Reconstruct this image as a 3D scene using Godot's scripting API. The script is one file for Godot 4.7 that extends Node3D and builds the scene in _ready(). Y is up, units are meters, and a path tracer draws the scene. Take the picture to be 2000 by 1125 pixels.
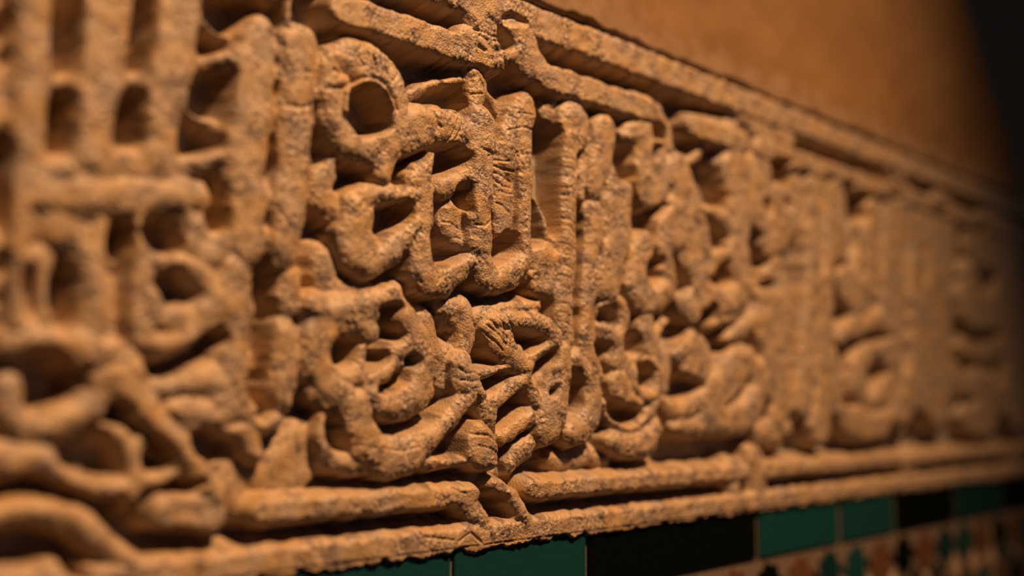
extends Node3D
# A carved plaster inscription band above a glazed tile dado. Wall coordinates are in millimetres: u along the wall, v up from BASE, height out of the wall.

const BASE := 1.3            # metres above the floor where v = 0
const FOOT := 4.0            # width of a carved flank
var us := PackedFloat32Array()
var vs := PackedFloat32Array()
var nu := 0
var nv := 0
var tall := PackedFloat32Array()
var owner_of := PackedInt32Array()
var crumbs := PackedFloat32Array()
var lines := PackedFloat32Array()
var left_copy := -9999.0
var dome := 8.0             # how far in from its rim a piece goes on rounding
var ragged := PackedFloat32Array()
var kinds: Array[String] = ["ground"]


func _ready() -> void:
	# ---- camera, surroundings, light, exposure
	var cam := Camera3D.new()
	cam.name = "camera"
	add_child(cam)
	cam.transform = Transform3D(Basis(Vector3(0.70472, 0.00413, 0.709474), Vector3(-0.0821, 0.99374, 0.075764), Vector3(-0.70472, -0.11164, 0.700647)).orthonormalized(), Vector3(-0.393938, 1.387593, 0.408662))
	cam.near = 0.02
	cam.far = 40.0
	var lens := CameraAttributesPhysical.new()
	lens.frustum_near = 0.02
	lens.frustum_far = 40.0
	lens.frustum_focal_length = 42.67
	lens.frustum_focus_distance = 0.55
	lens.exposure_aperture = 2.3
	cam.attributes = lens
	cam.current = true
	var around := WorldEnvironment.new()
	around.name = "surroundings"
	var env := Environment.new()
	env.background_mode = Environment.BG_COLOR
	env.background_color = Color(0.35, 0.37, 0.43)
	env.background_energy_multiplier = 0.36
	env.tonemap_mode = Environment.TONE_MAPPER_LINEAR
	env.tonemap_exposure = 1.0
	env.sdfgi_enabled = true
	env.ssao_enabled = true
	env.ssil_enabled = true
	around.environment = env
	add_child(around)
	spotlight(Vector3(0.1, 2.95, 1.0), Vector3(-0.09, 1.4, 0.0), 6.8)
	# ---- the room
	room()
	# ---- the carved band
	frieze()
	tiles()


func strokes() -> void:
	stroke("letter_stem", 17, [-257.3, 242.7, 8.5, -256.2, 217.3, 8.1, -256.1, 196.2, 7.8, -255.4, 178.9, 7.5, -256.7, 161.2, 5.8, -257.8, 145.4, 3.8, -256.9, 128.6, 3.8, -256.5, 115.3, 3.8])
	stroke("letter_stem", 17, [-228.1, 251.5, 12.3, -228.9, 239.2, 12, -229.7, 216.6, 11, -231.3, 197.8, 9.3, -232, 182.4, 9.2])
	stroke("letter_stem", 17, [-197.2, 260.7, 12.3, -198.7, 247.5, 12.2, -200.9, 223.4, 11, -203.5, 199.6, 8.8, -204.5, 187.2, 8.7])
	stroke("letter_stem", 17, [-158.8, 253.9, 7.3, -161.6, 239.4, 11.6, -162, 219.4, 11.7, -163.5, 199.3, 10.9, -163.1, 180.9, 10.1, -163, 168, 10.8, -162.5, 155.2, 10])
	stroke("letter_stem", 17, [-138.2, 251.5, 11.1, -138.2, 231.4, 10.2, -138.7, 210.7, 9.4, -139.3, 194.7, 8.5, -141, 174.3, 9, -143.3, 153.4, 6.9])
	stroke("letter_stem", 15, [-138.6, 142.9, 6.9, -138.3, 132, 6.9])
	stroke("link", 13, [-247.2, 210.4, 3.2, -239.7, 212.2, 3.3])
	stroke("link", 13, [-218.7, 217.8, 3.4, -211.1, 219.6, 3.4])
	stroke("link", 13, [-269.1, 190.2, 4, -261.6, 192.4, 4.1])
	stroke("stem_serif", 13, [-185.8, 254.5, 2.6, -178, 248.5, 3, -170.8, 246, 3])
	stroke("stem_serif", 15, [-188.2, 231.3, 3.8, -179, 235.6, 3.8, -171.2, 240, 3.5])
	stroke("leaf_strut", 11, [-189.6, 213.9, 2.5, -180, 208.6, 2.7, -171.1, 204.3, 3.4])
	stroke("link", 15, [-195.4, 186.1, 5.3, -184, 189.6, 4.8, -171.3, 194.6, 3.9])
	stroke("letter_bowl", 16, [-261.6, 174.6, 8.3, -245.8, 173.8, 7.8, -232, 177.5, 8.5, -217.6, 182.1, 8.1, -202.2, 182.4, 7.7])
	stroke("letter_bowl", 16.5, [-255.5, 165.6, 8.3, -238.7, 166.7, 9.2, -220.9, 168.6, 9.5, -202, 172.2, 8.3, -185.8, 173.8, 7])
	stroke("letter_bowl", 15, [-244.4, 154.8, 9.3, -233.8, 149.8, 8, -228.2, 138.2, 6.5, -226.1, 124.2, 7.9, -225.4, 110, 7.8])
	stroke("letter_bowl", 14, [-248.7, 141.9, 6, -247.4, 129.6, 5.3, -246.1, 118.7, 6.6])
	stroke("letter_bowl", 16, [-212, 158.1, 3.9, -209.1, 145.2, 5.4, -209.2, 132.6, 6.8, -209.3, 118, 6.8, -202.1, 111, 6.6, -191.2, 113, 8.3, -180.9, 121.1, 8, -175.4, 132.3, 7.4])
	stroke("letter_bowl", 16, [-203.7, 145, 4.5, -191.8, 145.4, 4.7, -182.5, 141, 5.7, -176.4, 133.8, 5.9])
	stroke("letter_bowl", 16.5, [-204.8, 130, 4.6, -201.3, 121.4, 6.8, -191.8, 122, 6.7])
	stroke("leaf_lobe", 16, [-186.7, 162.1, 6.6, -186.3, 151.4, 7.5, -176.2, 150.9, 8.5, -169.6, 159.6, 7.3])
	stroke("leaf_lobe", 16, [-167.3, 145.5, 9.6, -167.7, 132.1, 9.6, -166.3, 118.9, 7])
	stroke("letter_stem", 16, [-164, 128.4, 8.8, -165.2, 112.7, 7.9, -166.5, 101, 7.8, -169.5, 89, 7.7])
	stroke("letter_bowl", 16, [-259.3, 109.8, 6, -249, 110.3, 7.4, -240.3, 109.3, 5.5, -230, 108.4, 7.7, -218.4, 104.6, 7.8, -207.7, 99.2, 5.1])
	stroke("letter_bowl", 15, [-256.7, 91.8, 6.3, -253.5, 81.2, 6.3, -248.1, 76.5, 6.3, -239, 78.7, 6.2, -229.7, 83.1, 6, -221.6, 90.8, 5.8, -223.4, 97.8, 5.7])
	stroke("letter_bowl", 15, [-262.7, 67.1, 7.7, -255.2, 66.2, 7.2, -244.4, 67.1, 5.2, -237.4, 60.8, 4.2, -229, 56.4, 3.7, -218.4, 54.4, 3.8, -211.8, 53.4, 4.2])
	stroke("strap_band", 16.5, [-217.5, 97.9, 7.8, -207.4, 88.1, 7.2, -199.4, 79.4, 6.2, -189.5, 69, 6, -178.5, 56, 5.7, -172.3, 47.5, 5.4])
	stroke("leaf_lobe", 14, [-218.9, 75.3, 3.1, -212.3, 73.8, 3.8, -208.2, 65.9, 4.4, -206.3, 56.5, 5.3, -208.9, 49.6, 3.8])
	stroke("leaf_lobe", 13, [-205.8, 72.2, 2.8, -199.6, 70.6, 3.6])
	stroke("link", 14, [-200.2, 55.5, 3, -191.7, 58, 3.1, -187.1, 60.7, 3.2])
	stroke("letter_bowl", 16, [-198.3, 93.9, 6.6, -186.4, 95.6, 6.7, -174, 95.8, 7.7, -165.2, 89, 8.7, -172.5, 80.6, 6.3, -183.4, 82.9, 8.2, -193.1, 84.4, 5.1])
	stroke("leaf_lobe", 15, [-177.1, 80.9, 4.9, -170.2, 75.3, 3.3, -158.4, 75.1, 5.6, -155.3, 68.2, 5.5, -152.3, 64.4, 3])
	stroke("leaf_lobe", 15, [-173, 95.6, 7, -162.3, 87, 7.2, -156.5, 80.8, 6.5, -149.8, 77, 3.8, -144, 78.8, 4])
	stroke("leaf_lobe", 15, [-163, 105.7, 9.1, -167, 118, 7, -163.2, 129.6, 7.6])
	stroke("leaf_lobe", 15, [-140.2, 119.5, 6.8, -140.5, 107.7, 8.3, -140.2, 97.4, 7.5, -139.9, 88.4, 5.3])
	stroke("leaf_lobe", 13, [-141.4, 81.9, 3.7, -143, 87.1, 3.7, -145.5, 93.5, 3.6])
	stroke("ground_swell", 9.5, [-162.9, 56.5, 5.6, -145.7, 56.4, 7.8, -130.8, 60.9, 13.1, -125.7, 71.2, 8.6])
	stroke("ground_swell", 10, [-165.2, 57.3, 7.8, -157.8, 45.8, 5.9])
	stroke("letter_ring", 17, [-121.2, 245.9, 7.5, -119.3, 251.3, 6.2, -103.9, 252.2, 11.7, -93.2, 251.2, 10.7, -82, 244.1, 7.8, -79.4, 229.7, 8, -82.6, 229, 9.6, -80.6, 222, 10.5])
	stroke("letter_ring", 17, [-120.7, 243.8, 7.7, -120.3, 229.8, 7.7, -116.7, 219.2, 7.8, -108.9, 212.2, 8.4, -99.3, 209.7, 7.5, -88.8, 216.8, 5.4])
	stroke("ring_rim", 18.5, [-113.3, 225.3, 1.8, -111.4, 234.2, 2, -104.7, 240.8, 1.8, -96.8, 243, 2.1, -89.6, 239.8, 2.4, -85.3, 232.6, 2.1])
	stroke("letter_arm", 17, [-79.7, 222.2, 11.5, -68.4, 225.9, 11.7, -56.8, 231.3, 10, -43.7, 230.8, 9.9, -31.2, 232.4, 8.5])
	stroke("letter_arm", 17, [-84.2, 217.6, 9.8, -86.7, 207.3, 6.3, -87.9, 198.3, 4.5])
	stroke("letter_stem", 18, [-21.5, 237.4, 10.1, -22.2, 225.2, 10.3, -22.6, 216.8, 9.6, -23.2, 194.4, 9.1, -23.1, 181.8, 8.9, -21.9, 171.8, 8.7])
	stroke("leaf_lobe", 13, [-115, 202, 2, -118.1, 194.7, 5.8, -122, 186.5, 7.1, -116.1, 180.4, 7.4, -109.3, 176.4, 4])
	stroke("ring_ridge", 8, [-101.8, 226.9, 2.1, -93.1, 233.9, 1.8, -87.7, 238, 1.3])
	stroke("letter_bowl", 16.5, [-103.4, 181, 7.9, -101.5, 174.9, 9.6, -101.2, 162.2, 13, -93.2, 155.3, 7.9, -79.9, 162.4, 6.5, -79.9, 164.6, 7.5, -69.8, 171.6, 5.6, -65.2, 178.1, 5.2])
	stroke("letter_bowl", 16.5, [-100.1, 185.7, 6.3, -91.3, 188.4, 5.4, -79.6, 189.5, 5.5, -81.4, 189.9, 5.2, -70.2, 190.1, 5.5, -63.6, 194.1, 5.3])
	stroke("letter_stem", 16.5, [-61.7, 195.9, 7.3, -61.4, 181.6, 7.6, -62.2, 169.6, 6.9])
	stroke("letter_bowl", 17, [-62.6, 169.5, 6.8, -61.9, 159.1, 7.9, -57.4, 150.7, 9.6, -47.6, 150.1, 8.1, -36.6, 156.8, 6.5, -28.3, 162.6, 3.9])
	stroke("letter_tooth", 16, [-56.2, 214.7, 1.5, -57.6, 210.3, 3.5, -60.9, 204.4, 6.4, -64.2, 199.3, 8.7])
	stroke("letter_arm", 16, [-47.4, 198.9, 6.5, -38.3, 203.8, 5.9, -29, 209.7, 4.4])
	stroke("leaf_lobe", 13, [-38.5, 189.8, 7.5, -38.4, 182, 9.4, -35.7, 175.4, 7.3, -33.6, 171.4, 3.8])
	stroke("letter_bowl", 17, [-20.9, 166.5, 7.6, -17.6, 156.6, 8.5, -8.8, 153.5, 7, 2.4, 158.5, 8, 12.1, 167.5, 6])
	stroke("letter_stem", 16.5, [12.6, 166.8, 6.1, 12.6, 183.2, 5.9, 12.5, 199.8, 6.5, 13, 216.5, 7, 11.8, 231.7, 8.2])
	stroke("letter_stem", 15.5, [15.1, 257.1, 7.2, 12.2, 248.8, 10.9, 7.5, 235.3, 13.6, 5.8, 224.1, 13.1, 10.5, 222.9, 8.2])
	stroke("fishbone_leaf", 13.5, [-0.8, 227.9, 9.9, -0.7, 214.7, 10.2, -0.6, 202.4, 10.1, 0, 190.2, 8.8, -3.9, 180, 4.1])
	stroke("leaf_strand", 13, [27.3, 214.3, 1.2, 33.7, 201.6, 3, 37.4, 190.1, 5.3, 41.2, 178.6, 6.3])
	stroke("leaf_lobe", 15, [25.5, 173.3, 6.5, 31.6, 165.6, 13.6, 29.1, 156.1, 9.6])
	stroke("leaf_strand", 12, [20.3, 158.1, 3.3, 29.9, 151.4, 3.5, 29.3, 146.9, 3.3, 26.3, 141.7, 3.4])
	stroke("flower_bud", 15, [-25.4, 265.5, 5.1, -23.2, 261.1, 7.4, -23.1, 253.8, 6.6, -24.2, 248.7, 4.3])
	stroke("flower_petal", 12, [-44.8, 256.8, 1.5, -33.3, 261.1, 3.1, -25.9, 266.9, 3.7])
	stroke("flower_petal", 12, [-13.7, 256.5, 2.4, -6.9, 252.2, 3.2, -5.7, 248.3, 1.6])
	stroke("flower_petal", 10, [-65.9, 246.2, 3, -51.2, 255, 2.3, -39.9, 258.4, 2])
	stroke("leaf_tip", 12, [38.6, 269, 1.8, 39.8, 264, 5, 36, 257.9, 6.5, 43.7, 256.8, 3.2])
	stroke("letter_stem", 16.5, [55.7, 253.1, 13.8, 51.2, 228, 10, 50.4, 229.2, 8.2, 50, 196.5, 7.3, 48.6, 174.8, 8, 46.1, 153.3, 7.9, 46.1, 132.1, 7.1, 46.9, 138.8, 7.1, 48.4, 123.1, 6])
	stroke("letter_stem", 16, [84, 254.8, 11, 81.2, 233.2, 9.9, 76.9, 231.6, 9.2, 74.2, 217.7, 7.1])
	stroke("letter_stem", 15, [67.9, 244.5, 4.8, 66.1, 225.2, 4.3, 64.4, 226.3, 4, 62.7, 209.4, 3])
	stroke("leaf_lobe", 15, [75.2, 201.2, 9, 76, 185.7, 9.3, 70.8, 175.1, 6.3, 69, 155.2, 6.7, 68, 133.5, 6.6, 68, 134.8, 7.5, 69.6, 118.7, 8.3, 74.5, 104.9, 8.3])
	stroke("letter_bowl", 15.5, [105.3, 256.1, 5.1, 121.3, 261.6, 10.9, 131.7, 251.5, 16, 131.4, 235.8, 17.9, 133.3, 231.7, 18.8, 131.2, 220.5, 11.6])
	stroke("leaf_lobe", 14, [112.9, 265, 2.9, 120.5, 265.3, 5.4])
	stroke("trellis_bar", 14, [151.1, 272.6, 4.2, 153.4, 258.2, 5, 157.6, 246.6, 7.1, 163.8, 243, 14.6])
	stroke("trellis_bar", 12, [134.6, 258.1, 1.6, 155.6, 262.1, 1.6])
	stroke("letter_stem", 15.5, [161.6, 241.1, 14.8, 169.5, 222.5, 17, 160.8, 207.7, 15, 158.5, 196.4, 11.2])
	stroke("letter_stem", 15.5, [98.6, 226.1, 14.1, 95.6, 205, 14.7, 95.4, 189, 14.2, 89.9, 173.7, 12, 86.3, 162.2, 13.1, 89.7, 156.9, 8.6])
	stroke("letter_ring", 16, [122.3, 187.4, 10.6, 116.4, 172.9, 10.8, 118, 159.2, 13.1, 132.1, 152.2, 9.1, 147.9, 162.8, 8.9, 148.2, 176, 7.3, 144.6, 190, 9, 148.9, 206.1, 9.7, 156.2, 216.8, 9.4])
	stroke("letter_bowl", 15.5, [169, 202.6, 14.8, 176.9, 183.7, 12.7, 185, 169.7, 10.6, 193.3, 159.1, 14.1, 217.9, 157.2, 9.6, 234.5, 166.2, 11.8, 237.4, 179.5, 10.7])
	stroke("leaf_lobe", 15, [173.7, 275.7, 6.1, 197.8, 280.5, 7.3, 230.3, 285.6, 6.3])
	stroke("leaf_strut", 12, [202.1, 274, 4.6, 181.7, 252.9, 4.4])
	stroke("leaf_strut", 12, [222.8, 275.3, 5.5, 215.2, 258.1, 6.7])
	stroke("letter_bowl", 15.5, [180, 220.2, 4.5, 201.8, 218.8, 4.9, 224.6, 214, 7.9, 226.3, 197.9, 7, 207.6, 189.4, 8.5, 189.6, 180, 10.5, 190.1, 195.1, 11.1, 184, 209.5, 10.9])
	stroke("letter_stem", 16, [232.5, 259, 15.1, 232.3, 254, 19.1, 236.4, 234.7, 17.6, 235.6, 214.7, 14.5, 234.7, 192.2, 13.3, 238.8, 174.3, 12.1])
	stroke("letter_stem", 15.5, [261.6, 261.3, 12.7, 265.4, 259.6, 16, 259.2, 234, 15.8, 266.3, 222.7, 11.5])
	stroke("leaf_lobe", 14, [295.8, 243.7, 12.6, 278.8, 217.7, 12.3, 273.2, 207.4, 9.8])
	stroke("leaf_lobe", 14, [285.4, 192.3, 10.6, 277.2, 183.2, 9.7])
	stroke("leaf_lobe", 14, [274, 168, 13.4, 276, 156, 11, 260.3, 144.4, 10.4])
	stroke("letter_ring", 16.5, [-125.2, 132.2, 6.8, -117.9, 129.4, 7.5, -103, 130.3, 8.3, -90.1, 135.4, 7.1, -81.2, 138.2, 5.4, -80.3, 139, 7, -71.8, 128.8, 7, -62.2, 117.7, 7.9, -60.5, 104.7, 7.6, -64.6, 93, 8, -74.6, 85.2, 6.7, -83.6, 86.5, 7.3, -90.8, 91.4, 6.1])
	stroke("letter_ring", 16, [-120.6, 121.8, 10.3, -125, 108.3, 9.5, -119.9, 100.4, 9, -110, 92.6, 9, -104, 87.9, 7.5])
	stroke("letter_arm", 16, [-85.4, 100.5, 5.9, -78.4, 110.6, 6.3, -71.2, 117.3, 4.2])
	stroke("letter_arm", 14, [-95.5, 112.5, 3.6, -97, 103.7, 4.8, -103.6, 97.4, 6.2])
	stroke("leaf_lobe", 14, [-123.9, 93.7, 4.4, -116.5, 87.1, 4.9, -105.8, 85.8, 5.4])
	stroke("letter_bowl", 17, [-99.7, 87.9, 6.3, -95.9, 70.8, 9, -84.4, 60.9, 9.2, -70.4, 61.1, 9.5, -77.3, 62, 9.4, -63.5, 64.4, 7.8, -52.3, 71.3, 6, -42.6, 78.4, 5.2, -33.6, 87.4, 5.3, -27.5, 91.2, 4])
	stroke("letter_bowl", 14, [-118.8, 80.1, 2.6, -119.7, 70.5, 2.8, -115.1, 63.8, 4.3, -107.6, 59.9, 5.2, -95, 59.1, 6.1])
	stroke("letter_arm", 15, [-54.2, 57.9, 3.9, -42.5, 57.1, 2.5, -27.3, 57.7, 2.1, -17.9, 58.1, 3.1])
	stroke("flower_bud", 18, [-20.9, 70.7, 7.3, -19.8, 63.9, 11, -13.9, 56.2, 4.7])
	stroke("flower_bud", 17, [-33.9, 106.5, 7.5, -30.7, 99.4, 9.3, -20.2, 92.8, 4.4])
	stroke("letter_arm", 15, [-18.2, 89, 5.9, -12.8, 82.8, 7.6, -9.5, 76.7, 4.2])
	stroke("flower_bud", 12, [-38.3, 126.2, 10])
	stroke("ground_swell", 11.5, [-35.3, 132.8, 6.1, -28.1, 133.3, 7.3, -21.7, 125.9, 4.3, -27.9, 115.6, 4])
	stroke("ground_swell", 11.5, [-42.1, 110.5, 8, -43, 102.2, 7.9, -36.9, 96.4, 4.6])
	stroke("ground_swell", 12, [-19, 133.8, 3.9, 1.8, 138, 3.2, 25.1, 139.9, 3.3])
	stroke("leaf_wheel", 16.5, [-11.4, 130.1, 5.5, 3, 132.2, 4.9, 21.6, 132.9, 5, 33.6, 128.6, 6, 39.7, 123.1, 6.3])
	stroke("leaf_wheel", 16.5, [-12.5, 126.9, 6.5, -3.6, 119.5, 9.5, 6.5, 112, 8, 14.6, 107.5, 5.7])
	stroke("leaf_wheel", 15.5, [15.6, 111.6, 5.2, 25, 116.8, 4.4, 38.4, 122.3, 3.7])
	stroke("leaf_strut", 12, [20.4, 124, 1.8, 17.5, 119.8, 2.5, 13.4, 117.2, 2.3])
	stroke("leaf_spoke", 15, [-18.4, 102.8, 3, -6.5, 104.6, 3.7, 3.5, 108.4, 4.1])
	stroke("leaf_spoke", 15.5, [-13.3, 87.4, 4.2, -1.4, 91.8, 5.2, 9.9, 98.6, 5.4, 16.8, 105.2, 5.2])
	stroke("leaf_spoke", 15, [16.7, 108.4, 6.7, 20.8, 97.2, 5.1, 25.6, 86.7, 4.6])
	stroke("leaf_spoke", 15, [-2.9, 68.7, 4.4, 7.1, 73.6, 4.6, 19.7, 79.4, 5.6])
	stroke("leaf_blade", 13, [5.8, 54.4, 4.9, 14.3, 61.2, 7.1, 26.6, 67.3, 4.1])
	stroke("letter_arm", 16.5, [44.7, 118.3, 7.7, 43.4, 104.1, 9.9, 39.7, 91.7, 10.3, 36, 81.1, 12.6, 32.4, 73, 9.4])
	stroke("ground_swell", 11.5, [34.1, 104, 6.1, 32.9, 95.8, 6])
	stroke("strap_band", 16, [57.7, 112.9, 5.7, 69.9, 100.5, 7, 73.1, 87.7, 8.3, 65.6, 75, 8.5, 52.7, 70, 7.1])
	stroke("letter_ring", 14, [82.7, 141.2, 5, 85.4, 147, 4.4, 94.2, 151.2, 3.4, 102.5, 147, 5.9, 104.1, 137, 5.4, 101.8, 126.7, 8.9, 99.9, 114.4, 12.4])
	stroke("leaf_lobe", 15, [84.9, 131.9, 7.1, 94.4, 126.3, 7.3])
	stroke("letter_bowl", 12, [93.6, 115.3, 6.7, 118.8, 115, 4.6])
	stroke("leaf_lobe", 15, [126.5, 139.4, 7.6, 125.4, 128.9, 9.4, 126.2, 120.9, 7.6])
	stroke("letter_ring", 15, [124.2, 116.3, 4.4, 135.9, 109.7, 4.4, 137.1, 97.1, 5.6, 125.6, 91.2, 4.1, 114.6, 95.6, 5.4, 112, 105.7, 6.5])
	stroke("leaf_lobe", 15, [98.5, 98.8, 10.5, 103.7, 91.1, 9, 116.3, 87.8, 5.1])
	stroke("strap_band", 14.5, [84.2, 87.7, 4.1, 93.6, 76.8, 4.4, 107.6, 71.7, 3.3, 122.3, 77.7, 5.5, 132.8, 86.7, 6.1])
	stroke("leaf_blade", 15.5, [90.4, 64.9, 6.5, 106.2, 62.4, 7.7, 124.5, 64.1, 9.5, 134, 71.9, 7.1])
	stroke("strap_band", 14, [140.3, 90.2, 5.8, 157.8, 82, 7.1, 178.4, 86.2, 7.6, 189.3, 94.1, 7.3])
	stroke("leaf_lobe", 14, [147.1, 135.9, 7.8, 135.2, 124.8, 7.6, 142.7, 113.4, 9.7, 142.4, 99.5, 8.8])
	stroke("leaf_lobe", 14.5, [162.2, 123.5, 10.2, 178.8, 125.4, 12.1, 180.6, 114.6, 17.8, 174.1, 108.3, 10.2])
	stroke("letter_bowl", 15, [170.5, 155.3, 11.6, 178.7, 148.6, 9.8])
	stroke("leaf_blade", 14, [217.1, 133.4, 3.1, 233.5, 138, 7, 250.6, 146.8, 6.5])
	stroke("letter_bowl", 15, [245.4, 119.1, 10.2, 228.6, 112.2, 15.8, 209.8, 98, 14.4, 196.2, 88, 15.2, 213.5, 75.7, 9.9, 243.9, 81.7, 12.5, 256.5, 94.7, 10, 259.7, 111.7, 9.9])
	stroke("leaf_lobe", 14, [195.3, 80.7, 13.9, 182.3, 73.5, 7.9, 153.6, 72.7, 4.7])
	stroke("leaf_lobe", 14, [204, 145.3, 7.2, 222.3, 151.5, 9.9, 234.3, 160.1, 11.5])
	stroke("letter_stem", 15, [263.7, 146.2, 15, 272.7, 122.7, 10.7, 269.1, 98.7, 10])
	stroke("leaf_lobe", 14, [288.1, 85.6, 10.8, 285.1, 77.6, 10.2])
	stroke("leaf_lobe", 13, [261.1, 67.4, 7.4, 283.5, 63, 7.6])
	stroke("letter_stem", 15, [262.7, 261.3, 10, 267.5, 241.2, 13.7, 286.6, 244, 11.4, 291.5, 222.7, 19.6, 276.1, 206.9, 11.7])
	stroke("leaf_lobe", 14, [318.3, 263.5, 11, 320.7, 249.2, 12.2, 318.2, 231.1, 14.2])
	stroke("letter_stem", 15.5, [347.9, 263.8, 16.9, 345.5, 224.6, 15.3, 339.4, 175.1, 13.6, 328.3, 122.7, 12.6, 320.1, 88.2, 12.3])
	stroke("letter_stem", 15.5, [378.5, 264.4, 15.7, 378.5, 237.1, 20.4, 366.2, 207.1, 14.2, 359.2, 176.7, 13.5, 353.8, 115.5, 13.2, 344.5, 70.9, 16.1])
	stroke("leaf_lobe", 14, [416.3, 223, 21.1, 396.1, 193.4, 18.1, 416.8, 178, 18.9])
	stroke("letter_stem", 15, [450.7, 252.1, 15.7, 440.4, 218.6, 15.5, 438.2, 190.1, 15.5])
	stroke("letter_stem", 15, [495.9, 258.2, 26.5, 488.7, 223.8, 25.2, 481.4, 186.5, 20.7, 476.7, 131.3, 16.3])
	stroke("letter_stem", 15, [539.4, 258.2, 23, 539.3, 210.2, 25, 535.6, 125.9, 24.5, 528.9, 101.7, 21.8])
	stroke("letter_stem", 15, [596.1, 263.6, 34.9, 592.6, 231.1, 29.5, 583.6, 190.8, 26.5, 576.9, 127.2, 28.4, 569, 96.5, 32.5])
	stroke("letter_bowl", 15.5, [366.2, 127.2, 8.8, 371.1, 98.1, 13.2, 399.1, 75.2, 16.2, 442.9, 68.8, 10.8, 487.5, 79.7, 16.4, 510.5, 103.2, 15.9])
	stroke("letter_ring", 14, [414.9, 101.9, 14.6, 420.1, 122.4, 12, 451.3, 133.9, 7.1, 480.4, 124.3, 15.8, 476.3, 101, 14.9, 447.9, 92, 10.2])
	stroke("leaf_lobe", 14, [415, 152.9, 12.3, 385.5, 141.3, 6.7, 437.6, 156, 8.2, 477.6, 163.7, 9.8])
	stroke("leaf_lobe", 14, [663.6, 206.4, 27.2, 666.3, 183.7, 22.4, 727.6, 183.5, 17.8, 760.6, 207.8, 26.9])
	stroke("leaf_lobe", 14, [640.7, 145.4, 12.9, 699.4, 141.5, 12.6, 753.3, 154.5, 16.1])
	stroke("letter_bowl", 14, [616.7, 112.6, 18.3, 641.2, 105.1, 12.5, 694.8, 105.8, 23.3, 691.7, 80.9, 27.1, 637.9, 77.1, 14.1, 733.1, 93.5, 17.6])
	stroke("leaf_lobe", 14, [292.5, 88.1, 13.5, 287.6, 106.2, 11.6, 279.6, 121.1, 7.2, 261.7, 102.8, 12.7])
	stroke("leaf_lobe", 13, [299.3, 69.9, 7.2, 267.4, 67.4, 7.6])
	stroke("leaf_lobe", 14, [272.9, 164.6, 8.2, 293.1, 159.9, 13.7, 283.2, 136.4, 14.6, 298.2, 141.7, 7.7])
	stroke("leaf_lobe", 14, [674.5, 252.6, 23.5, 711.9, 239.5, 13.3, 755.9, 261.9, 37.1, 699.1, 272.7, 17.4])
	stroke("letter_stem", 15, [782.9, 255.8, 38.5, 784.9, 138.1, 37.9, 778.5, 93.8, 37.3])
	stroke("border_knot", 17, [-36.1, 284.2, 5.7, -26.4, 283.5, 7.3, -17.6, 278.4, 7.6, -9.7, 276.2, 6.4])
	stroke("border_knot", 17, [-27.7, 297.9, 10.3, -21, 292.3, 11.5, -14.3, 287.5, 10.4])
	stroke("border_knot", 17, [-6.5, 303.9, 6.9, 8.7, 297, 11.1, 14.7, 284.8, 11.9, 25.7, 278, 9.2])
	stroke("border_knot", 16.5, [-11.5, 278.4, 5.7, 2.2, 282.7, 4.9])
	stroke("border_knot", 16.5, [-31.6, 39.8, 6.3, -24.3, 32, 6, -15.9, 23.9, 5.5, -10.5, 19, 4.1])
	stroke("border_knot", 16.5, [-9.7, 44.6, 3.9, 1.3, 37.8, 5.5, 9.2, 28.9, 5.9, 16, 20.6, 5.2])
	stroke("border_curl", 16, [116.2, 279.6, 8, 133.5, 276.6, 8.8, 143.3, 270.7, 7])
	stroke("border_curl", 16, [-145.1, 272.8, 2, -145.1, 259.6, 2])
	stroke("border_band", 16, [-196, 43.9, 6, -188.2, 42.7, 7.2, -174.3, 40.9, 7.8])
	stroke("border_curl", 16, [-261.9, 47.3, 5.8, -248.9, 47.7, 5.2, -233.6, 44.6, 5.5, -222.2, 36.9, 5.8, -213.2, 28.6, 5.2, -204.2, 22.8, 4])
	stroke("border_curl", 15, [-235.6, 27.4, 3.2, -242.6, 22.9, 4.2])
	stroke("border_knot", 16, [236.7, 305.6, 13.6, 256.1, 297.4, 14.6, 273.3, 284.1, 12.7])
	stroke("border_knot", 16, [259.1, 310.5, 11.2, 282, 304.1, 12.3, 302.8, 291.1, 13.2])
	stroke("border_knot", 15.5, [219.4, 44.2, 8.1, 220.8, 32.4, 8.1, 222.2, 20.5, 7.2])
	stroke("border_knot", 15.5, [250, 49.2, 9.4, 254.4, 38.9, 9.7, 253.9, 27.5, 9.7])
	stroke("letter_ring", 17, [-113.9, 239.7, 5, -118.9, 238.6, 6.4])
	stroke("ground_swell", 12, [-118.8, 155.2, 5.8, -116, 143.8, 7.2, -104.1, 139.9, 5, -88.5, 139.7, 4.3])
	stroke("ground_swell", 11, [-117.5, 137.2, 6.2, -103.4, 138.3, 6.3, -90.4, 141.5, 4.3])
	stroke("ground_swell", 11, [-45.7, 109.7, 5.6, -41.6, 105.3, 7.4, -36.5, 100.9, 5.5])
	stroke("letter_arm", 15, [19.7, 79.5, 5.4, 7.1, 74.9, 4.4])
	stroke("link", 15, [-271.3, 216.8, 4.5, -269.8, 191, 5.1])
	stroke("letter_stem", 16, [-276, 237.4, 7, -272.2, 172.8, 6.8, -269.8, 121.1, 6.7])
	stroke("leaf_lobe", 15, [-226.4, 158.6, 5.1, -224.1, 143, 5.1])
	stroke("leaf_lobe", 15.5, [-210.4, 162.9, 5.4, -209.2, 153.3, 3.9, -208.1, 146, 4.6])
	stroke("leaf_lobe", 15, [-190.5, 166.4, 5.8, -188.4, 155.9, 4.2])
	stroke("ground_swell", 9, [43, 55.3, 4.1, 58, 54.3, 5.1, 73.6, 56.7, 4.3, 92.5, 53.5, 4])
	stroke("ground_swell", 8, [-18.6, 49.8, 3.8, -3.6, 49.9, 3.9, 9.8, 50.9, 3.2])
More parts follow.
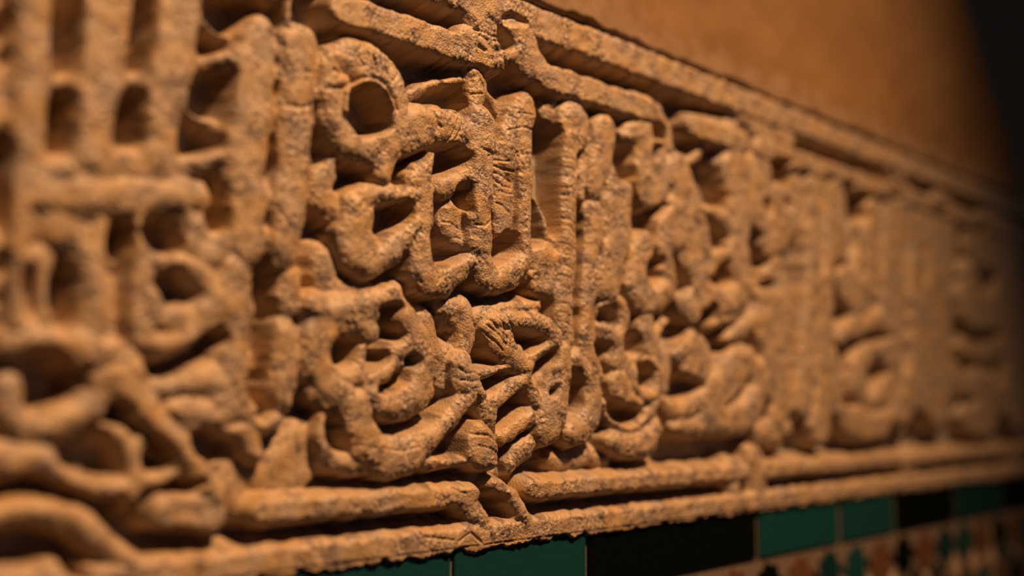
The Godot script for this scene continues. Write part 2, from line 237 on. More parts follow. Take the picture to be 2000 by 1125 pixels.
	stroke("ground_swell", 12.5, [-43.5, 136.2, 4.8, -30.6, 137.1, 6.3, -26.1, 127.6, 5.3, -28.8, 114.5, 4.9])
	stroke("ground_swell", 12, [-55.5, 129.1, 6.2, -51.2, 118.9, 5.4, -45.5, 110.8, 6.3, -44, 104.5, 6.4])
	stroke("ground_swell", 13, [-22.1, 132.2, 4, -8.5, 136.4, 4.5, 8.9, 139.2, 3.9, 27.1, 142.8, 3.3])
	stroke("letter_bowl", 15.5, [-90.2, 102.3, 6.1, -88.7, 91.5, 8.2, -78.6, 85.7, 6.4, -65.7, 87.7, 7.2, -57.9, 94.9, 6.8])
	stroke("letter_bowl", 15.5, [-75.4, 114.7, 5.2, -60.9, 112.2, 6.5, -57.3, 102, 7.7])
	stroke("letter_arm", 14.5, [-84.4, 101.4, 4.7, -74.4, 105.7, 4.8])
	stroke("letter_ring", 15.5, [-123.9, 128.6, 7, -114.6, 125.4, 7.8, -100.5, 126.3, 8.1, -93.1, 120.8, 5.6])
	stroke("letter_ring", 15.5, [-123.4, 113.6, 10.1, -120.8, 102.4, 8.6, -111.6, 98.9, 5.7, -99.8, 99.1, 4.8])
	stroke("ground_swell", 11, [-117.6, 139.9, 3.8, -104.8, 140.9, 4.9, -88.9, 141.2, 4, -72.3, 143.6, 3.1])
	stroke("leaf_wheel", 14, [22.7, 129.1, 8.8, 36.3, 120.5, 8, 12.9, 115, 5.8])
	stroke("ground_swell", 11, [29.3, 106.4, 6.1, 36.1, 113.6, 6.2])


func carves() -> void:
	carve(2, [-246.6, 244.6, -240, 246.6, -240.2, 228.8, -241.3, 216, -246.4, 214.7, -247.3, 226.9])
	carve(2, [-215.1, 254, -210.1, 255.4, -211.4, 232.6, -213.7, 222.6, -218.1, 221.6, -216.2, 236.7])
	carve(2, [-246.8, 204.4, -240.5, 206.5, -241.3, 196.6, -241.3, 183.5, -246.5, 183.1, -247.2, 194.7])
	carve(2, [-218.9, 211.3, -212, 212.8, -213.5, 201.5, -212.2, 192, -220.6, 189.7, -220.8, 199.3])
	carve(2, [-272.6, 230.6, -266.3, 232.4, -264.8, 228.6, -266.5, 224, -272.1, 222.4])
	carve(2, [-269.8, 182.6, -263.6, 183.7, -262.1, 179.2, -264, 167.3, -262.6, 153.9, -268, 149.9])
	carve(0, [-185.6, 261.1, -161.3, 268.2, -162.9, 259.7, -175.5, 248.8, -181.4, 251.7, -185.8, 255.3])
	carve(0, [-186.7, 247, -182, 246.2, -174, 243, -180, 238.6, -187.7, 235.3])
	carve(0, [-172.3, 234.2, -180.4, 228.4, -186.3, 225.4, -189.8, 219, -188.3, 213, -182.3, 210.7, -175.4, 212.1, -173.8, 219.4])
	carve(0, [-193.1, 208.8, -188.9, 206.9, -182, 202.8, -174.9, 198.5, -186.6, 192.8, -193.8, 191.1])
	carve(1, [-220.8, 158.4, -214.1, 159.3, -214.5, 146.7, -222.6, 143.3])
	carve(1, [-207, 162.4, -194.8, 161.8, -193, 149.8, -200.5, 148.2, -209, 154.4])
	carve(2, [-180.1, 166.8, -172.6, 171.8, -173.4, 160.6, -176.4, 159.9])
	carve(2, [-242.5, 133.6, -238.7, 139.6, -237.4, 130.3, -238.9, 123.2, -236, 114.4, -239.6, 116.2, -242.8, 126.4])
	carve(2, [-199, 137.9, -194.7, 142.1, -190.1, 137.2, -190.5, 129.2, -195.6, 125.8])
	carve(2, [-177.6, 115.9, -172.6, 118.9, -170.6, 114, -176.4, 107.9, -190.8, 99.2, -201, 96.8, -204.7, 102.9, -198.9, 102.7, -187.2, 108.7])
	carve(3, [-251.3, 106.2, -239.7, 106.6, -235.1, 96.5, -234.2, 91, -241.3, 85.9, -249.4, 82.9, -249.3, 94.5])
	carve(2, [-217.7, 85.9, -213.3, 86.6, -211, 84.1, -215.9, 80.1])
	carve(2, [-235.8, 70.9, -227.2, 76.2, -224.2, 79.6, -220.8, 75.4, -216.8, 68.3, -212.5, 62.6, -219.2, 58.6, -227.8, 60.8, -235.1, 64.2])
	carve(2, [-203, 65.1, -197.2, 64.1, -190.2, 65.5, -200.8, 59.6])
	carve(4, [-203, 74.4, -197.5, 72.1, -192.6, 66.9, -198.9, 67.1])
	carve(3, [-195.1, 51.7, -188.2, 55, -177.6, 53.8])
	carve(2, [-180.9, 75.1, -175.1, 75.7, -168.2, 71.4, -162, 66.7, -163.2, 67.3, -165.8, 64.9, -178, 65.3, -179.7, 65.7, -181.9, 70.3])
	carve(3, [-262.4, 53.1, -255.1, 55.2, -247.2, 60.3, -237.7, 55.6, -225.9, 50.8, -230, 49.4, -239.5, 52.3, -252.5, 53.8, -262.3, 51.2])
	carve(3, [-221.4, 45.8, -215.8, 47.4, -212.3, 50.7, -209.2, 45.6, -203.6, 38.2, -197.4, 34.5, -173.4, 33.1, -175.8, 30.4, -191.1, 32.1, -206.3, 32.4, -213.8, 36.2])
	carve(3, [-245.4, 33.4, -238.6, 34.1, -231.7, 30.4, -224.4, 20.3, -229.2, 20.9, -235.7, 30.2, -243, 30.8])
	carve(9, [-219.2, 140.4, -216.6, 140.7, -215.1, 124.8, -214.4, 110.5, -216.7, 111.8])
	carve(7, [-253.9, 135.7, -250.4, 137.4, -249.2, 122.5, -251, 118.3, -253.1, 120.9])
	carve(5, [-154.6, 125, -149.1, 133.1, -145.3, 131.4, -148, 124.1, -148.5, 115.7, -148.7, 102.3, -152.9, 97.1, -155.8, 99.6, -156.1, 115.4])
	carve(3, [-153, 80.2, -150.3, 83.9, -145.3, 88.3, -147.3, 82])
	carve(0, [-110, 235, -104.9, 239.7, -97, 241.5, -89.8, 238, -85.5, 228.6, -85.6, 222.6, -93.8, 219.5, -103.5, 216.6, -106.2, 220.7, -110.1, 224.9])
	carve(0, [-88, 182.4, -79.5, 185.8, -71.1, 187.4, -69, 184.3, -70, 179.7, -77.4, 175.1, -84.6, 170.6, -90, 169.9, -93.5, 170.2, -89.2, 176.5])
	carve(0, [-53.6, 213.9, -49.2, 220.1, -39, 222.4, -31.1, 218.7, -31.6, 215.5, -43, 209.2, -53.8, 204.6])
	carve(3, [-38.6, 194.4, -37.9, 199.5, -34.6, 202.4, -30.8, 202.2, -30.1, 194.4, -29.6, 188.2, -33.4, 191.6])
	carve(1, [-55.3, 174.9, -50.5, 175.5, -48.5, 171.9, -40.3, 167.9, -34.2, 167.4, -38.2, 162.8, -46.3, 159.1, -52.7, 159, -55.4, 168.1])
	carve(1, [-9.6, 174.9, 2.7, 182, 6.2, 180.8, 6.8, 175.2, 6.2, 171.5, -4, 165.9, -10.4, 165.7, -11.8, 172.3])
	carve(1, [22.4, 213.6, 25, 207.5, 28.7, 200.4, 28.5, 185.2, 28.1, 178, 18.5, 176.5, 19.1, 192.4, 20.5, 206.8])
	carve(0, [21.3, 246.2, 32.4, 250.2, 43.1, 248.8, 41.8, 233.4, 41.4, 212.5, 41.1, 186.8, 38.6, 183, 34.2, 196.9, 26.9, 210.3, 23.2, 216.5, 20.8, 229.6])
	carve(5, [55.6, 225.4, 57.8, 234.6, 63.3, 238.4, 60.2, 229.5, 56.1, 222.2])
	carve(1, [93.9, 243.3, 107.6, 243.5, 114.8, 232.9, 111.9, 226.6, 100, 225.3, 92.9, 233.9])
	carve(2, [133, 267.3, 142.6, 269.2, 142.8, 261.3, 133.5, 259.5])
	carve(2, [133.4, 254.7, 143.3, 256.5, 137.2, 248.7, 132.7, 248.5])
	carve(1, [177.2, 248.9, 208.2, 253.5, 207.8, 241.7, 196.3, 231.3, 187.5, 232.5, 179.1, 241.3])
	carve(2, [114.2, 193.4, 120, 205.8, 133.6, 213.6, 150.5, 219, 139.4, 210.8, 125.6, 200.7])
	carve(2, [123.2, 168.8, 125.2, 176, 140.8, 182.3, 141.6, 177.7, 132.8, 173.3])
	carve(2, [196.8, 211, 209.1, 211.3, 216.8, 203.2, 218.9, 197, 200.7, 195.6, 195.4, 203.2])
	carve(3, [160.3, 162.6, 165.7, 170.9, 173.9, 167.4, 168.5, 159.6])
	carve(3, [203.4, 176.9, 208.1, 183, 222, 186.3, 217.1, 178.8])
	carve(2, [243.8, 199.1, 249.2, 212.4, 260.4, 212.4, 260.1, 205.6, 251.1, 197.9])
	carve(2, [277, 269.7, 306.6, 274.9, 300.7, 265.3, 287, 259.5])
	carve(1, [-114.6, 112, -111, 116.5, -101.8, 118, -102.5, 111.8, -104.9, 108.9, -112.3, 105.3])
	carve(0, [-92.7, 114.9, -87.8, 113.7, -81.5, 111.2, -84.1, 107.6, -89.4, 104.6, -93.9, 102.9, -93, 109.4])
	carve(3, [-88.7, 132.7, -83, 135.2, -74.3, 135.3, -77.9, 130.6, -78.2, 125.5, -73, 119, -79.9, 117.6, -83.6, 125.9, -86.5, 131.4])
	carve(2, [-69.1, 108.7, -66.8, 111.6, -62.8, 109, -64.8, 105.6, -69.5, 105.9])
	carve(2, [-78.1, 98.5, -75.9, 102.8, -72.2, 103.3, -69.4, 99.4, -76.7, 96.6])
	carve(2, [-86.5, 94.9, -82.1, 96.7, -79.4, 95, -83.8, 92.1, -87.3, 92.8])
	carve(1, [6.2, 124, 11, 126.6, 21.6, 125.5, 29.9, 123.9, 27.5, 120.1, 14.6, 115.9, 15.1, 122, 8.8, 119.7, 6.5, 121.2])
	carve(0, [-17.1, 97.4, -10.1, 101.4, -1.3, 104.1, 1.5, 102.8, -3.5, 99.9, -11.2, 96.7, -16.7, 95.2])
	carve(0, [-7.7, 75.1, -4.5, 82, 1, 87.5, 7.7, 91.4, 12.9, 95.5, 13.5, 89.1, 7.8, 81.2, -1.2, 77.4])
	carve(0, [37.9, 117.6, 38.5, 114.3, 29.9, 106.3, 21.6, 100, 20.2, 103.6, 26.3, 108.6])
	carve(2, [33.6, 92.5, 37.2, 96.6, 39.7, 97, 37.2, 92.5])
	carve(1, [51.5, 91.8, 53.1, 102.3, 53.9, 107.5, 64, 98.2, 61.1, 95, 55.4, 91.8])
	carve(3, [80, 136.5, 81.1, 144.3, 90.1, 146, 92.7, 140.6, 90, 136.6])
	carve(3, [73.7, 123.1, 89.9, 123.9, 88.1, 118.3, 79.5, 115.3, 75.3, 117.8])
	carve(3, [104.1, 131.2, 115.1, 132.4, 118.7, 126.3, 118.5, 118.3, 103.9, 118])
	carve(1, [115.6, 106.9, 121.2, 111.6, 128.7, 110.7, 130.5, 103.8, 120.1, 99.7, 115.5, 100.1])
	carve(1, [85.2, 92, 96.4, 87.7, 112.5, 84.4, 121.6, 82.2, 112.4, 76.7, 103.3, 75.1, 91.1, 79, 86, 84.5])
	carve(1, [152.6, 93.7, 151.9, 105.4, 159, 107.9, 171.2, 104.6, 187.9, 100.1, 179.2, 95.2, 158.6, 92])
	carve(1, [140.5, 126.1, 141.6, 132, 153.7, 140.9, 172, 137.2, 169.8, 132.2, 153.3, 121.9, 142.4, 122.7])
	carve(1, [181.4, 134, 185, 145.2, 193.9, 154.5, 204.9, 154, 200.1, 143.7, 191.1, 135.7])
	carve(1, [201.5, 117.6, 203.1, 132.6, 208.9, 137.9, 225.1, 143.9, 213.1, 130.6, 224.5, 128.5, 212.7, 119.2])
	carve(1, [-9.4, 294, -6, 294.2, 1.2, 289.2, -0.2, 286.6, -6.5, 284.7, -10.1, 287.9])
	carve(14.5, [-7.7, 301.3, -0.3, 304.2, 12.1, 304.1, 5, 300.6, -4.8, 298.7])
	carve(1, [-11.2, 34.1, -7.4, 38, -2, 37.3, -2, 33.5, 4.1, 28.5, 2.5, 26.9, -7.4, 29.7, -10.1, 30.2])
	carve(2, [-245, 32.4, -237.2, 33, -231.7, 29.8, -238.4, 30.8])
	carve(3, [279.4, 270.9, 300.4, 272.2, 297, 265.2, 287.8, 260.5, 280.6, 264.8])
	carve(5, [267.8, 237.9, 276.5, 239.2, 276, 228.3, 268.8, 228.8])
	carve(4, [297.5, 243.8, 311.3, 245.1, 309.4, 236.8, 300.1, 236.3])
	carve(2, [247, 212.4, 261, 214.1, 259.1, 201.7, 247.9, 199.7])
	carve(2, [303, 203.5, 318.4, 202, 320.9, 191.1, 311.3, 187, 302.4, 190.9])
	carve(3, [264.3, 193.2, 275.9, 194.4, 272.7, 188, 264, 185.6])
	carve(3, [263.6, 176.5, 278, 178.5, 280.7, 174.2, 266.3, 173])
	carve(2, [413.5, 253.8, 436.1, 253.4, 439.5, 248.6, 416.1, 239.3, 405.3, 242.3])
	carve(4, [377.9, 204.9, 391.9, 204.6, 391.5, 198.7, 379.1, 196.6])
	carve(3, [323.7, 269.7, 336.5, 270.1, 328.1, 263])
	carve(3, [361.5, 270.9, 375.3, 271.4, 368.1, 267.4])
	carve(3, [389.3, 271.1, 414.8, 272.5, 399.8, 266.7])
	carve(3, [469.2, 273.6, 511.2, 276.1, 489.5, 271.1])
	carve(3, [565.2, 277.2, 613.7, 279, 588.4, 272.5])
	carve(7, [327.4, 251.5, 330.7, 252, 325.6, 189.9, 318.4, 173.4, 317.7, 189.2])
	carve(9, [359.9, 256.3, 362.3, 256.7, 356.7, 192.8, 351.6, 192.4])
	carve(7, [399.2, 207.1, 415.7, 233.2, 419.2, 230.1, 409.5, 197.8])
	carve(9, [462.6, 242.6, 466.6, 243.1, 459.5, 195.4, 454.8, 195])
	carve(9, [516.7, 241.8, 520.2, 242.2, 514.7, 196.5, 508.2, 196])
	carve(9, [554.4, 238.6, 559, 239.1, 557.4, 200.2, 550.5, 199.6])
	carve(1, [368.3, 163.3, 392.6, 163.3, 395.6, 155.1, 371, 152])
	carve(1, [394.7, 141.6, 416.3, 140.9, 415.8, 134.1, 397.6, 133.4])
	carve(2, [435.5, 147, 467, 150.4, 474.6, 145.4, 442.8, 142.2])
	carve(2, [384.6, 98.2, 405.5, 93.4, 412.3, 86.8, 390.7, 85.1, 377.2, 91.6])
	carve(3, [429.3, 115.8, 445.1, 123.1, 464.2, 116.7, 444.1, 111])
	carve(2, [622, 216.8, 645.1, 217, 641.4, 207.4, 623.4, 206.8])
	carve(1, [617, 172.2, 647, 165.9, 694.6, 158, 747.5, 165, 734.4, 155.7, 677.2, 151, 625.5, 158.6])
	carve(2, [638.8, 97, 662.2, 95.2, 653, 85.1, 635.1, 87])
	carve(2, [591.3, 73.5, 625.8, 73.2, 619.7, 63.5, 595.1, 63.9])
	carve(2, [464.2, 69.4, 492.7, 70.8, 483.5, 60.3, 463.4, 60.7])
	carve(3, [681.4, 274.4, 709.6, 275.9, 702.7, 266.4, 680.4, 265.8])
	carve(3, [679.6, 126.2, 707.2, 124.9, 695.1, 118.3, 678.8, 120])


func scores() -> void:
	score(1.6, 1.0, [-103.3, 260.6, -105.4, 257.8])
	score(1.5, 1.0, [-120.4, 244, -117, 243.4])
	score(1.3, 0.8, [-99.3, 262.3, -96.5, 254.2, -94.5, 248.7])
	score(1.2, 0.7, [-94.9, 262.7, -93.8, 256.3, -90, 249.8])
	score(1.3, 0.8, [-91.2, 262.2, -91.1, 255.5, -88.2, 249.5])
	score(1.2, 0.7, [-86.6, 258.1, -85.6, 253.9, -86.3, 247.7])
	score(1.4, 0.8, [-80.9, 251.2, -84.5, 246.6])
	score(1.3, 0.8, [-106.1, 253.3, -102.6, 250.5])
	score(1.8, 1.1, [-124.2, 233.9, -113.4, 237.1, -109.3, 240.2, -103.3, 244.1, -95.4, 246.3, -88.1, 244.3, -83.4, 237.9, -81.4, 232.4])
	score(1.4, 0.9, [-136.5, 239.5, -133.3, 239.5])
	score(1.4, 1.0, [-145.3, 221.7, -139.1, 221.7, -131.2, 224.7])
	score(1.6, 0.9, [-44.4, 240.1, -39.2, 239.6, -41.2, 233.7, -43.2, 228.6, -46.2, 224.1])
	score(1.4, 0.8, [-39.3, 242, -37.1, 238.5, -39.1, 230.2, -43.2, 223.1])
	score(1.3, 0.9, [-57.5, 237.4, -55.4, 230.9, -51.4, 229.3])
	score(1.2, 0.8, [-53.5, 239.8, -47.5, 239.5, -48.4, 236.2])
	score(1.4, 0.8, [-25.3, 223.3, -19.9, 222.6, -12.2, 222])
	score(1.2, 0.6, [-2.2, 238.2, 9.4, 242.1, 20.1, 242.6])
	score(1.0, 0.6, [7, 250.1, 18.9, 250.8])
	score(1.2, 0.7, [-11.7, 225.4, -11, 216.6, -8.7, 208, -9.8, 196.6, -13, 186.5])
	score(1.2, 0.6, [-8.8, 220.6, -3.2, 220.4, 1.4, 221])
	score(1.2, 0.6, [-8.8, 217.4, -3.2, 215.9, 3.7, 215.8])
	score(1.3, 0.6, [-8.8, 213.7, -4.3, 212.4, 3.2, 209.8])
	score(1.2, 0.6, [-7.6, 209, -3.1, 206.5, 2.6, 206.5])
	score(1.0, 0.6, [-5.3, 203.7, -0.8, 202.8, 3.8, 203])
	score(1.0, 0.6, [-7.5, 196.9, -3, 195.9, 1.5, 192.5])
	score(1.6, 0.9, [5.4, 226.8, 6.1, 207.1, 5.6, 190.6, 6.2, 180.8])
	score(1.2, 0.7, [-30.4, 201.5, -29.2, 193.8, -28.1, 186.1])
	score(1.2, 0.7, [-28, 181.4, -21.6, 181.4, -15.2, 186.2])
	score(1.2, 0.6, [-19.9, 219.9, -13.3, 222.3])
	score(1.0, 0.6, [-45.6, 181.4, -40.5, 181.3, -35.3, 178.9])
	score(1.0, 0.6, [-38.4, 173.9, -34.2, 173.6])
	score(1.2, 0.7, [-40.9, 131.4, -39.8, 126.2, -39.7, 121.7, -35.6, 118.9])
	score(1.0, 0.6, [-49.7, 124.2, -45.7, 122.2, -42.7, 119.3])
	score(1.3, 0.7, [-16.8, 129, -9.2, 124, -3.6, 118.8])
	score(1.2, 0.7, [-14.7, 131.5, -5.9, 124.9, -0.3, 121.3])
	score(1.2, 0.7, [-9.3, 133.4, -3.7, 128.2, 3.1, 123])
	score(1.2, 0.6, [-2.6, 135.4, -0.4, 130.8, 5.3, 126.3])
	score(1.2, 0.6, [4.1, 135.8, 5.3, 131.1, 8.7, 128.1])
	score(1.0, 0.6, [11, 135.5, 12.2, 129.9])
	score(1.0, 0.6, [-19, 125.8, -12.4, 120.7, -5.8, 115.5])
	score(1.2, 0.7, [-37.5, 105.3, -33.4, 102.4, -27.2, 103.3, -20.8, 101.9])
	score(1.2, 0.7, [-36.4, 99.3, -29.2, 98.7, -20.8, 99.6])
	score(1.0, 0.6, [-29.1, 94.9, -20.8, 95.8])
	score(1.2, 0.7, [-28.9, 71.6, -18.4, 70.6, -7.7, 65.8])
	score(1.0, 0.6, [-24.7, 65.5, -16.2, 63.8, -7.6, 59.7])
	score(1.4, 0.8, [-43, 74, -44, 69.6, -45.9, 65.3])
	score(1.2, 0.7, [-56.6, 69.2, -55.6, 64.9, -50.7, 59.7])
	score(1.2, 0.7, [-85.8, 65.7, -75.1, 64, -64.1, 65.8])
	score(1.3, 0.8, [-54.3, 45.5, -42.6, 44.8, -32.6, 41.4])
	score(1.2, 0.7, [-75.3, 31.4, -57.7, 21.6, -40.3, 18.7])
	score(1.2, 0.8, [-36.3, 17.6, -28.3, 21.3, -20, 15.4])
	score(1.2, 0.6, [-29.3, 288.6, -18.3, 288.2, -11.6, 288.4])
	score(1.0, 0.6, [-27.1, 285.9, -20.5, 285.2, -11.6, 285.9])
	score(1.6, 1.2, [-25.9, 279.7, -21.5, 278.3])
	score(1.2, 0.7, [-6, 301.6, 2.1, 303.9, 11.6, 303.9, 15.2, 299.7])
	score(1.2, 0.6, [-27.8, 253.3, -20.2, 255])
	score(1.2, 0.6, [-22.5, 262.6, -18, 259.5])
	score(0.46, 0.8, [44.5, 236.9, 50.3, 236.9, 55.3, 233.9])
	score(0.61, 0.8, [44.5, 230.6, 50.1, 230.7, 56.6, 227.7])
	score(0.60, 0.8, [43.2, 225.4, 49.7, 224.8, 55.2, 222.5])
	score(0.64, 0.8, [42.8, 219.9, 49.6, 219.8, 55.4, 218.2])
	score(0.77, 0.8, [43.3, 212.9, 49.4, 213, 55.2, 211.3])
	score(0.69, 0.8, [43.4, 208.3, 49, 208.3, 53.9, 206.6])
	score(0.74, 0.8, [43, 201.4, 48.8, 200.3, 54.8, 198.4])
	score(0.70, 0.8, [42.5, 194.8, 48.5, 194.1, 54.5, 191.7])
	score(0.75, 0.8, [41.5, 190.2, 48.3, 190.2, 52.8, 186.8])
	score(0.47, 0.8, [42.8, 185.7, 48.2, 184.8, 54.3, 182.9])
	score(0.58, 0.8, [42, 180.1, 48, 179, 52.9, 176.8])
	score(0.45, 0.8, [41.6, 174.2, 47.8, 172.9, 54.2, 172.3])
	score(0.48, 0.8, [41.9, 167.3, 47.5, 165.9, 53.4, 164.7])
	score(0.74, 0.8, [41.5, 160.9, 47.1, 159.6, 52.7, 158.4])
	score(0.64, 0.8, [41.6, 154.6, 46.9, 153.2, 51.7, 151.3])
	score(0.38, 0.8, [41.9, 150.3, 46.8, 148.8, 52, 147.7])
	score(0.71, 0.8, [40.6, 145, 46.6, 144.4, 50.7, 141.6])
	score(0.70, 0.8, [41.4, 139.7, 46.3, 139.1, 50.4, 137])
	score(0.67, 0.8, [40, 134.4, 46.1, 133.1, 52.4, 131.1])


# ------------------------------------------------------------------ helpers
func add_mesh(called: String, m: Mesh, mat: Material, parent: Node) -> MeshInstance3D:
	var o := MeshInstance3D.new()
	o.name = called
	o.mesh = m
	o.material_override = mat
	parent.add_child(o, true)
	return o


func tag(o: Node, label: String, category: String, kind := "") -> void:
	if label:
		o.set_meta("label", label)
	if category:
		o.set_meta("category", category)
	if kind:
		o.set_meta("kind", kind)


func noise(seed_at: int, wavelength: float, octaves := 3, kind := FastNoiseLite.TYPE_SIMPLEX_SMOOTH) -> FastNoiseLite:
	var n := FastNoiseLite.new()
	n.seed = seed_at
	n.noise_type = kind
	n.frequency = 1.0 / wavelength
	n.fractal_octaves = octaves
	if octaves == 1:
		n.fractal_type = FastNoiseLite.FRACTAL_NONE
	return n


func grain(seed_at: int, frequency: float, octaves: int, as_normal := false) -> NoiseTexture2D:
	var t := NoiseTexture2D.new()
	t.width = 1024
	t.height = 1024
	t.seamless = true
	t.noise = noise(seed_at, 1.0 / frequency, octaves)
	t.as_normal_map = as_normal
	return t


func plaster(albedo: Color, rough: float, relief: float, tile: float, vertex := true) -> StandardMaterial3D:
	var m := StandardMaterial3D.new()
	m.albedo_color = albedo
	m.vertex_color_use_as_albedo = vertex
	m.roughness = rough
	m.metallic_specular = 0.5
	m.uv1_triplanar = true
	m.uv1_world_triplanar = true
	m.uv1_scale = Vector3.ONE * tile
	m.heightmap_enabled = true
	m.heightmap_scale = relief
	m.heightmap_texture = grain(5, 0.02, 5)
	return m


func box(size: Vector3, at: Vector3, bevel := 0.0) -> ArrayMesh:
	# a box with chamfered edges
	var st := SurfaceTool.new()
	st.begin(Mesh.PRIMITIVE_TRIANGLES)
	var h := size / 2.0
	var b := minf(bevel, minf(h.x, minf(h.y, h.z)) * 0.9)
	var pts := PackedVector3Array()
	for sx in [-1, 1]:
		for sy in [-1, 1]:
			for sz in [-1, 1]:
				var s := Vector3(sx, sy, sz)
				for k in 3:
					var q := h - Vector3.ONE * b
					q[k] = h[k]
					pts.append(at + q * s)
	var corner := func(sx: int, sy: int, sz: int, k: int) -> Vector3:
		return pts[((1 if sx > 0 else 0) * 4 + (1 if sy > 0 else 0) * 2 + (1 if sz > 0 else 0)) * 3 + k]
	var faces: Array = []
	for k in 3:
		var a := (k + 1) % 3
		var c := (k + 2) % 3
		for s in [-1, 1]:
			var loop := []
			for w in [[-1, -1], [1, -1], [1, 1], [-1, 1]]:
				var g := [0, 0, 0]
				g[k] = s
				g[a] = w[0]
				g[c] = w[1]
				loop.append(corner.call(g[0], g[1], g[2], k))
			faces.append(loop)
		if b > 0.0:
			for sa in [-1, 1]:
				for sc in [-1, 1]:
					var loop := []
					for w in [[-1, a], [1, a], [1, c], [-1, c]]:
						var g := [0, 0, 0]
						g[k] = w[0]
						g[a] = sa
						g[c] = sc
						loop.append(corner.call(g[0], g[1], g[2], w[1]))
					faces.append(loop)
	if b > 0.0:
		for sx in [-1, 1]:
			for sy in [-1, 1]:
				for sz in [-1, 1]:
					faces.append([corner.call(sx, sy, sz, 0), corner.call(sx, sy, sz, 1), corner.call(sx, sy, sz, 2)])
	for f in faces:
		polygon(st, f, at)
	return st.commit()


func polygon(st: SurfaceTool, f: Array, middle: Vector3) -> void:
	# a flat convex face, wound clockwise as seen from outside of middle
	var n: Vector3 = (f[1] - f[0]).cross(f[2] - f[0]).normalized()
	var c: Vector3 = (f[0] + f[1] + f[2]) / 3.0
	var flip := n.dot(c - middle) < 0.0
	st.set_normal(-n if flip else n)
	for i in range(1, f.size() - 1):
		st.add_vertex(f[0])
		st.add_vertex(f[i] if flip else f[i + 1])
		st.add_vertex(f[i + 1] if flip else f[i])


# ------------------------------------------------------------------ lamp and room
func spotlight(at: Vector3, aim: Vector3, energy: float) -> void:
	# a brass spotlight hung from the ceiling, its lens turned down to the carved band
	var warm := Color(1.0, 0.55, 0.245).linear_to_srgb()
	var o := Node3D.new()
	o.name = "hanging_spotlight"
	o.position = at
	add_child(o)
	tag(o, "small brass spotlight hanging from the ceiling and aimed at the carved band", "spotlight")
	var head := Node3D.new()
	head.name = "head"
	o.add_child(head)
	head.look_at_from_position(at, aim, Vector3.RIGHT)
	head.position = Vector3.ZERO
	var metal := StandardMaterial3D.new()
	metal.albedo_color = Color(0.45, 0.33, 0.16)
	metal.metallic = 0.8
	metal.roughness = 0.4
	var st := SurfaceTool.new()
	st.begin(Mesh.PRIMITIVE_TRIANGLES)
	var outline := [Vector2(0.012, 0.16), Vector2(0.05, 0.15), Vector2(0.075, 0.09), Vector2(0.085, 0.0), Vector2(0.08, 0.0), Vector2(0.072, 0.02)]
	for k in outline.size() - 1:
		for a in 32:
			var q: Array = []
			for w in [[k, a], [k, a + 1], [k + 1, a + 1], [k + 1, a]]:
				var r: Vector2 = outline[w[0]]
				q.append(Vector3(cos(w[1] * TAU / 32.0) * r.x, sin(w[1] * TAU / 32.0) * r.x, r.y))
			polygon(st, q, Vector3(0, 0, outline[k].y + 0.0) if k < 3 else q[0] * 2.0)
	add_mesh("housing", st.commit(), metal, head)
	var glow := StandardMaterial3D.new()
	glow.albedo_color = warm
	glow.emission_enabled = true
	glow.emission = warm
	glow.emission_energy_multiplier = 1.5
	var disc := CylinderMesh.new()
	disc.top_radius = 0.071
	disc.bottom_radius = 0.071
	disc.height = 0.006
	var face := add_mesh("lens", disc, glow, head)
	face.rotation.x = PI / 2.0
	face.position.z = 0.016
	var rod := CylinderMesh.new()
	rod.top_radius = 0.008
	rod.bottom_radius = 0.008
	rod.height = 3.4 - at.y - 0.05
	add_mesh("rod", rod, metal, o).position = Vector3(0, 0.05 + rod.height / 2.0, 0.05)
	var l := SpotLight3D.new()
	l.name = "beam"
	l.light_color = warm
	l.light_energy = energy
	l.light_size = 0.075
	l.spot_range = 12.0
	l.spot_attenuation = 2.0
	l.spot_angle = 29.6
	l.spot_angle_attenuation = 1.0
	l.shadow_enabled = true
	head.add_child(l)
	l.position.z = -0.012


func room() -> void:
	var wash := plaster(Color(0.32, 0.25, 0.19).linear_to_srgb(), 0.9, 0.05, 4.0, false)
	var stone := plaster(Color(0.30, 0.24, 0.19).linear_to_srgb(), 0.6, 0.03, 3.0, false)
	var dark := plaster(Color(0.40, 0.37, 0.27).linear_to_srgb(), 0.7, 0.03, 3.0, false)
	for a in [
		["floor", Vector3(5.2, 0.2, 3.2), Vector3(0.9, -0.1, 1.2), stone],
		["ceiling", Vector3(5.2, 0.2, 3.2), Vector3(0.9, 3.5, 1.2), wash],
		["wall_west", Vector3(0.2, 3.4, 3.2), Vector3(-1.6, 1.7, 1.2), wash],
		["wall_east", Vector3(0.2, 3.4, 3.2), Vector3(3.4, 1.7, 1.2), dark],
		["wall_south", Vector3(0.5, 3.4, 0.2), Vector3(-1.25, 1.7, 2.7), wash],
		["wall_south", Vector3(0.9, 3.4, 0.2), Vector3(2.85, 1.7, 2.7), wash],
		["wall_south", Vector3(3.4, 0.3, 0.2), Vector3(0.7, 3.25, 2.7), wash],
		["wall_north", Vector3(2.4, BASE + 0.314, 0.2), Vector3(-0.3, (BASE + 0.314) / 2.0, -0.114), wash],
		["wall_recess", Vector3(2.4, 3.4, 0.2), Vector3(2.1, 1.7, -0.5), dark],
		]:
		tag(add_mesh(a[0], box(a[1], a[2], 0.004), a[3], self), "", "", "structure")
	upper_plaster()


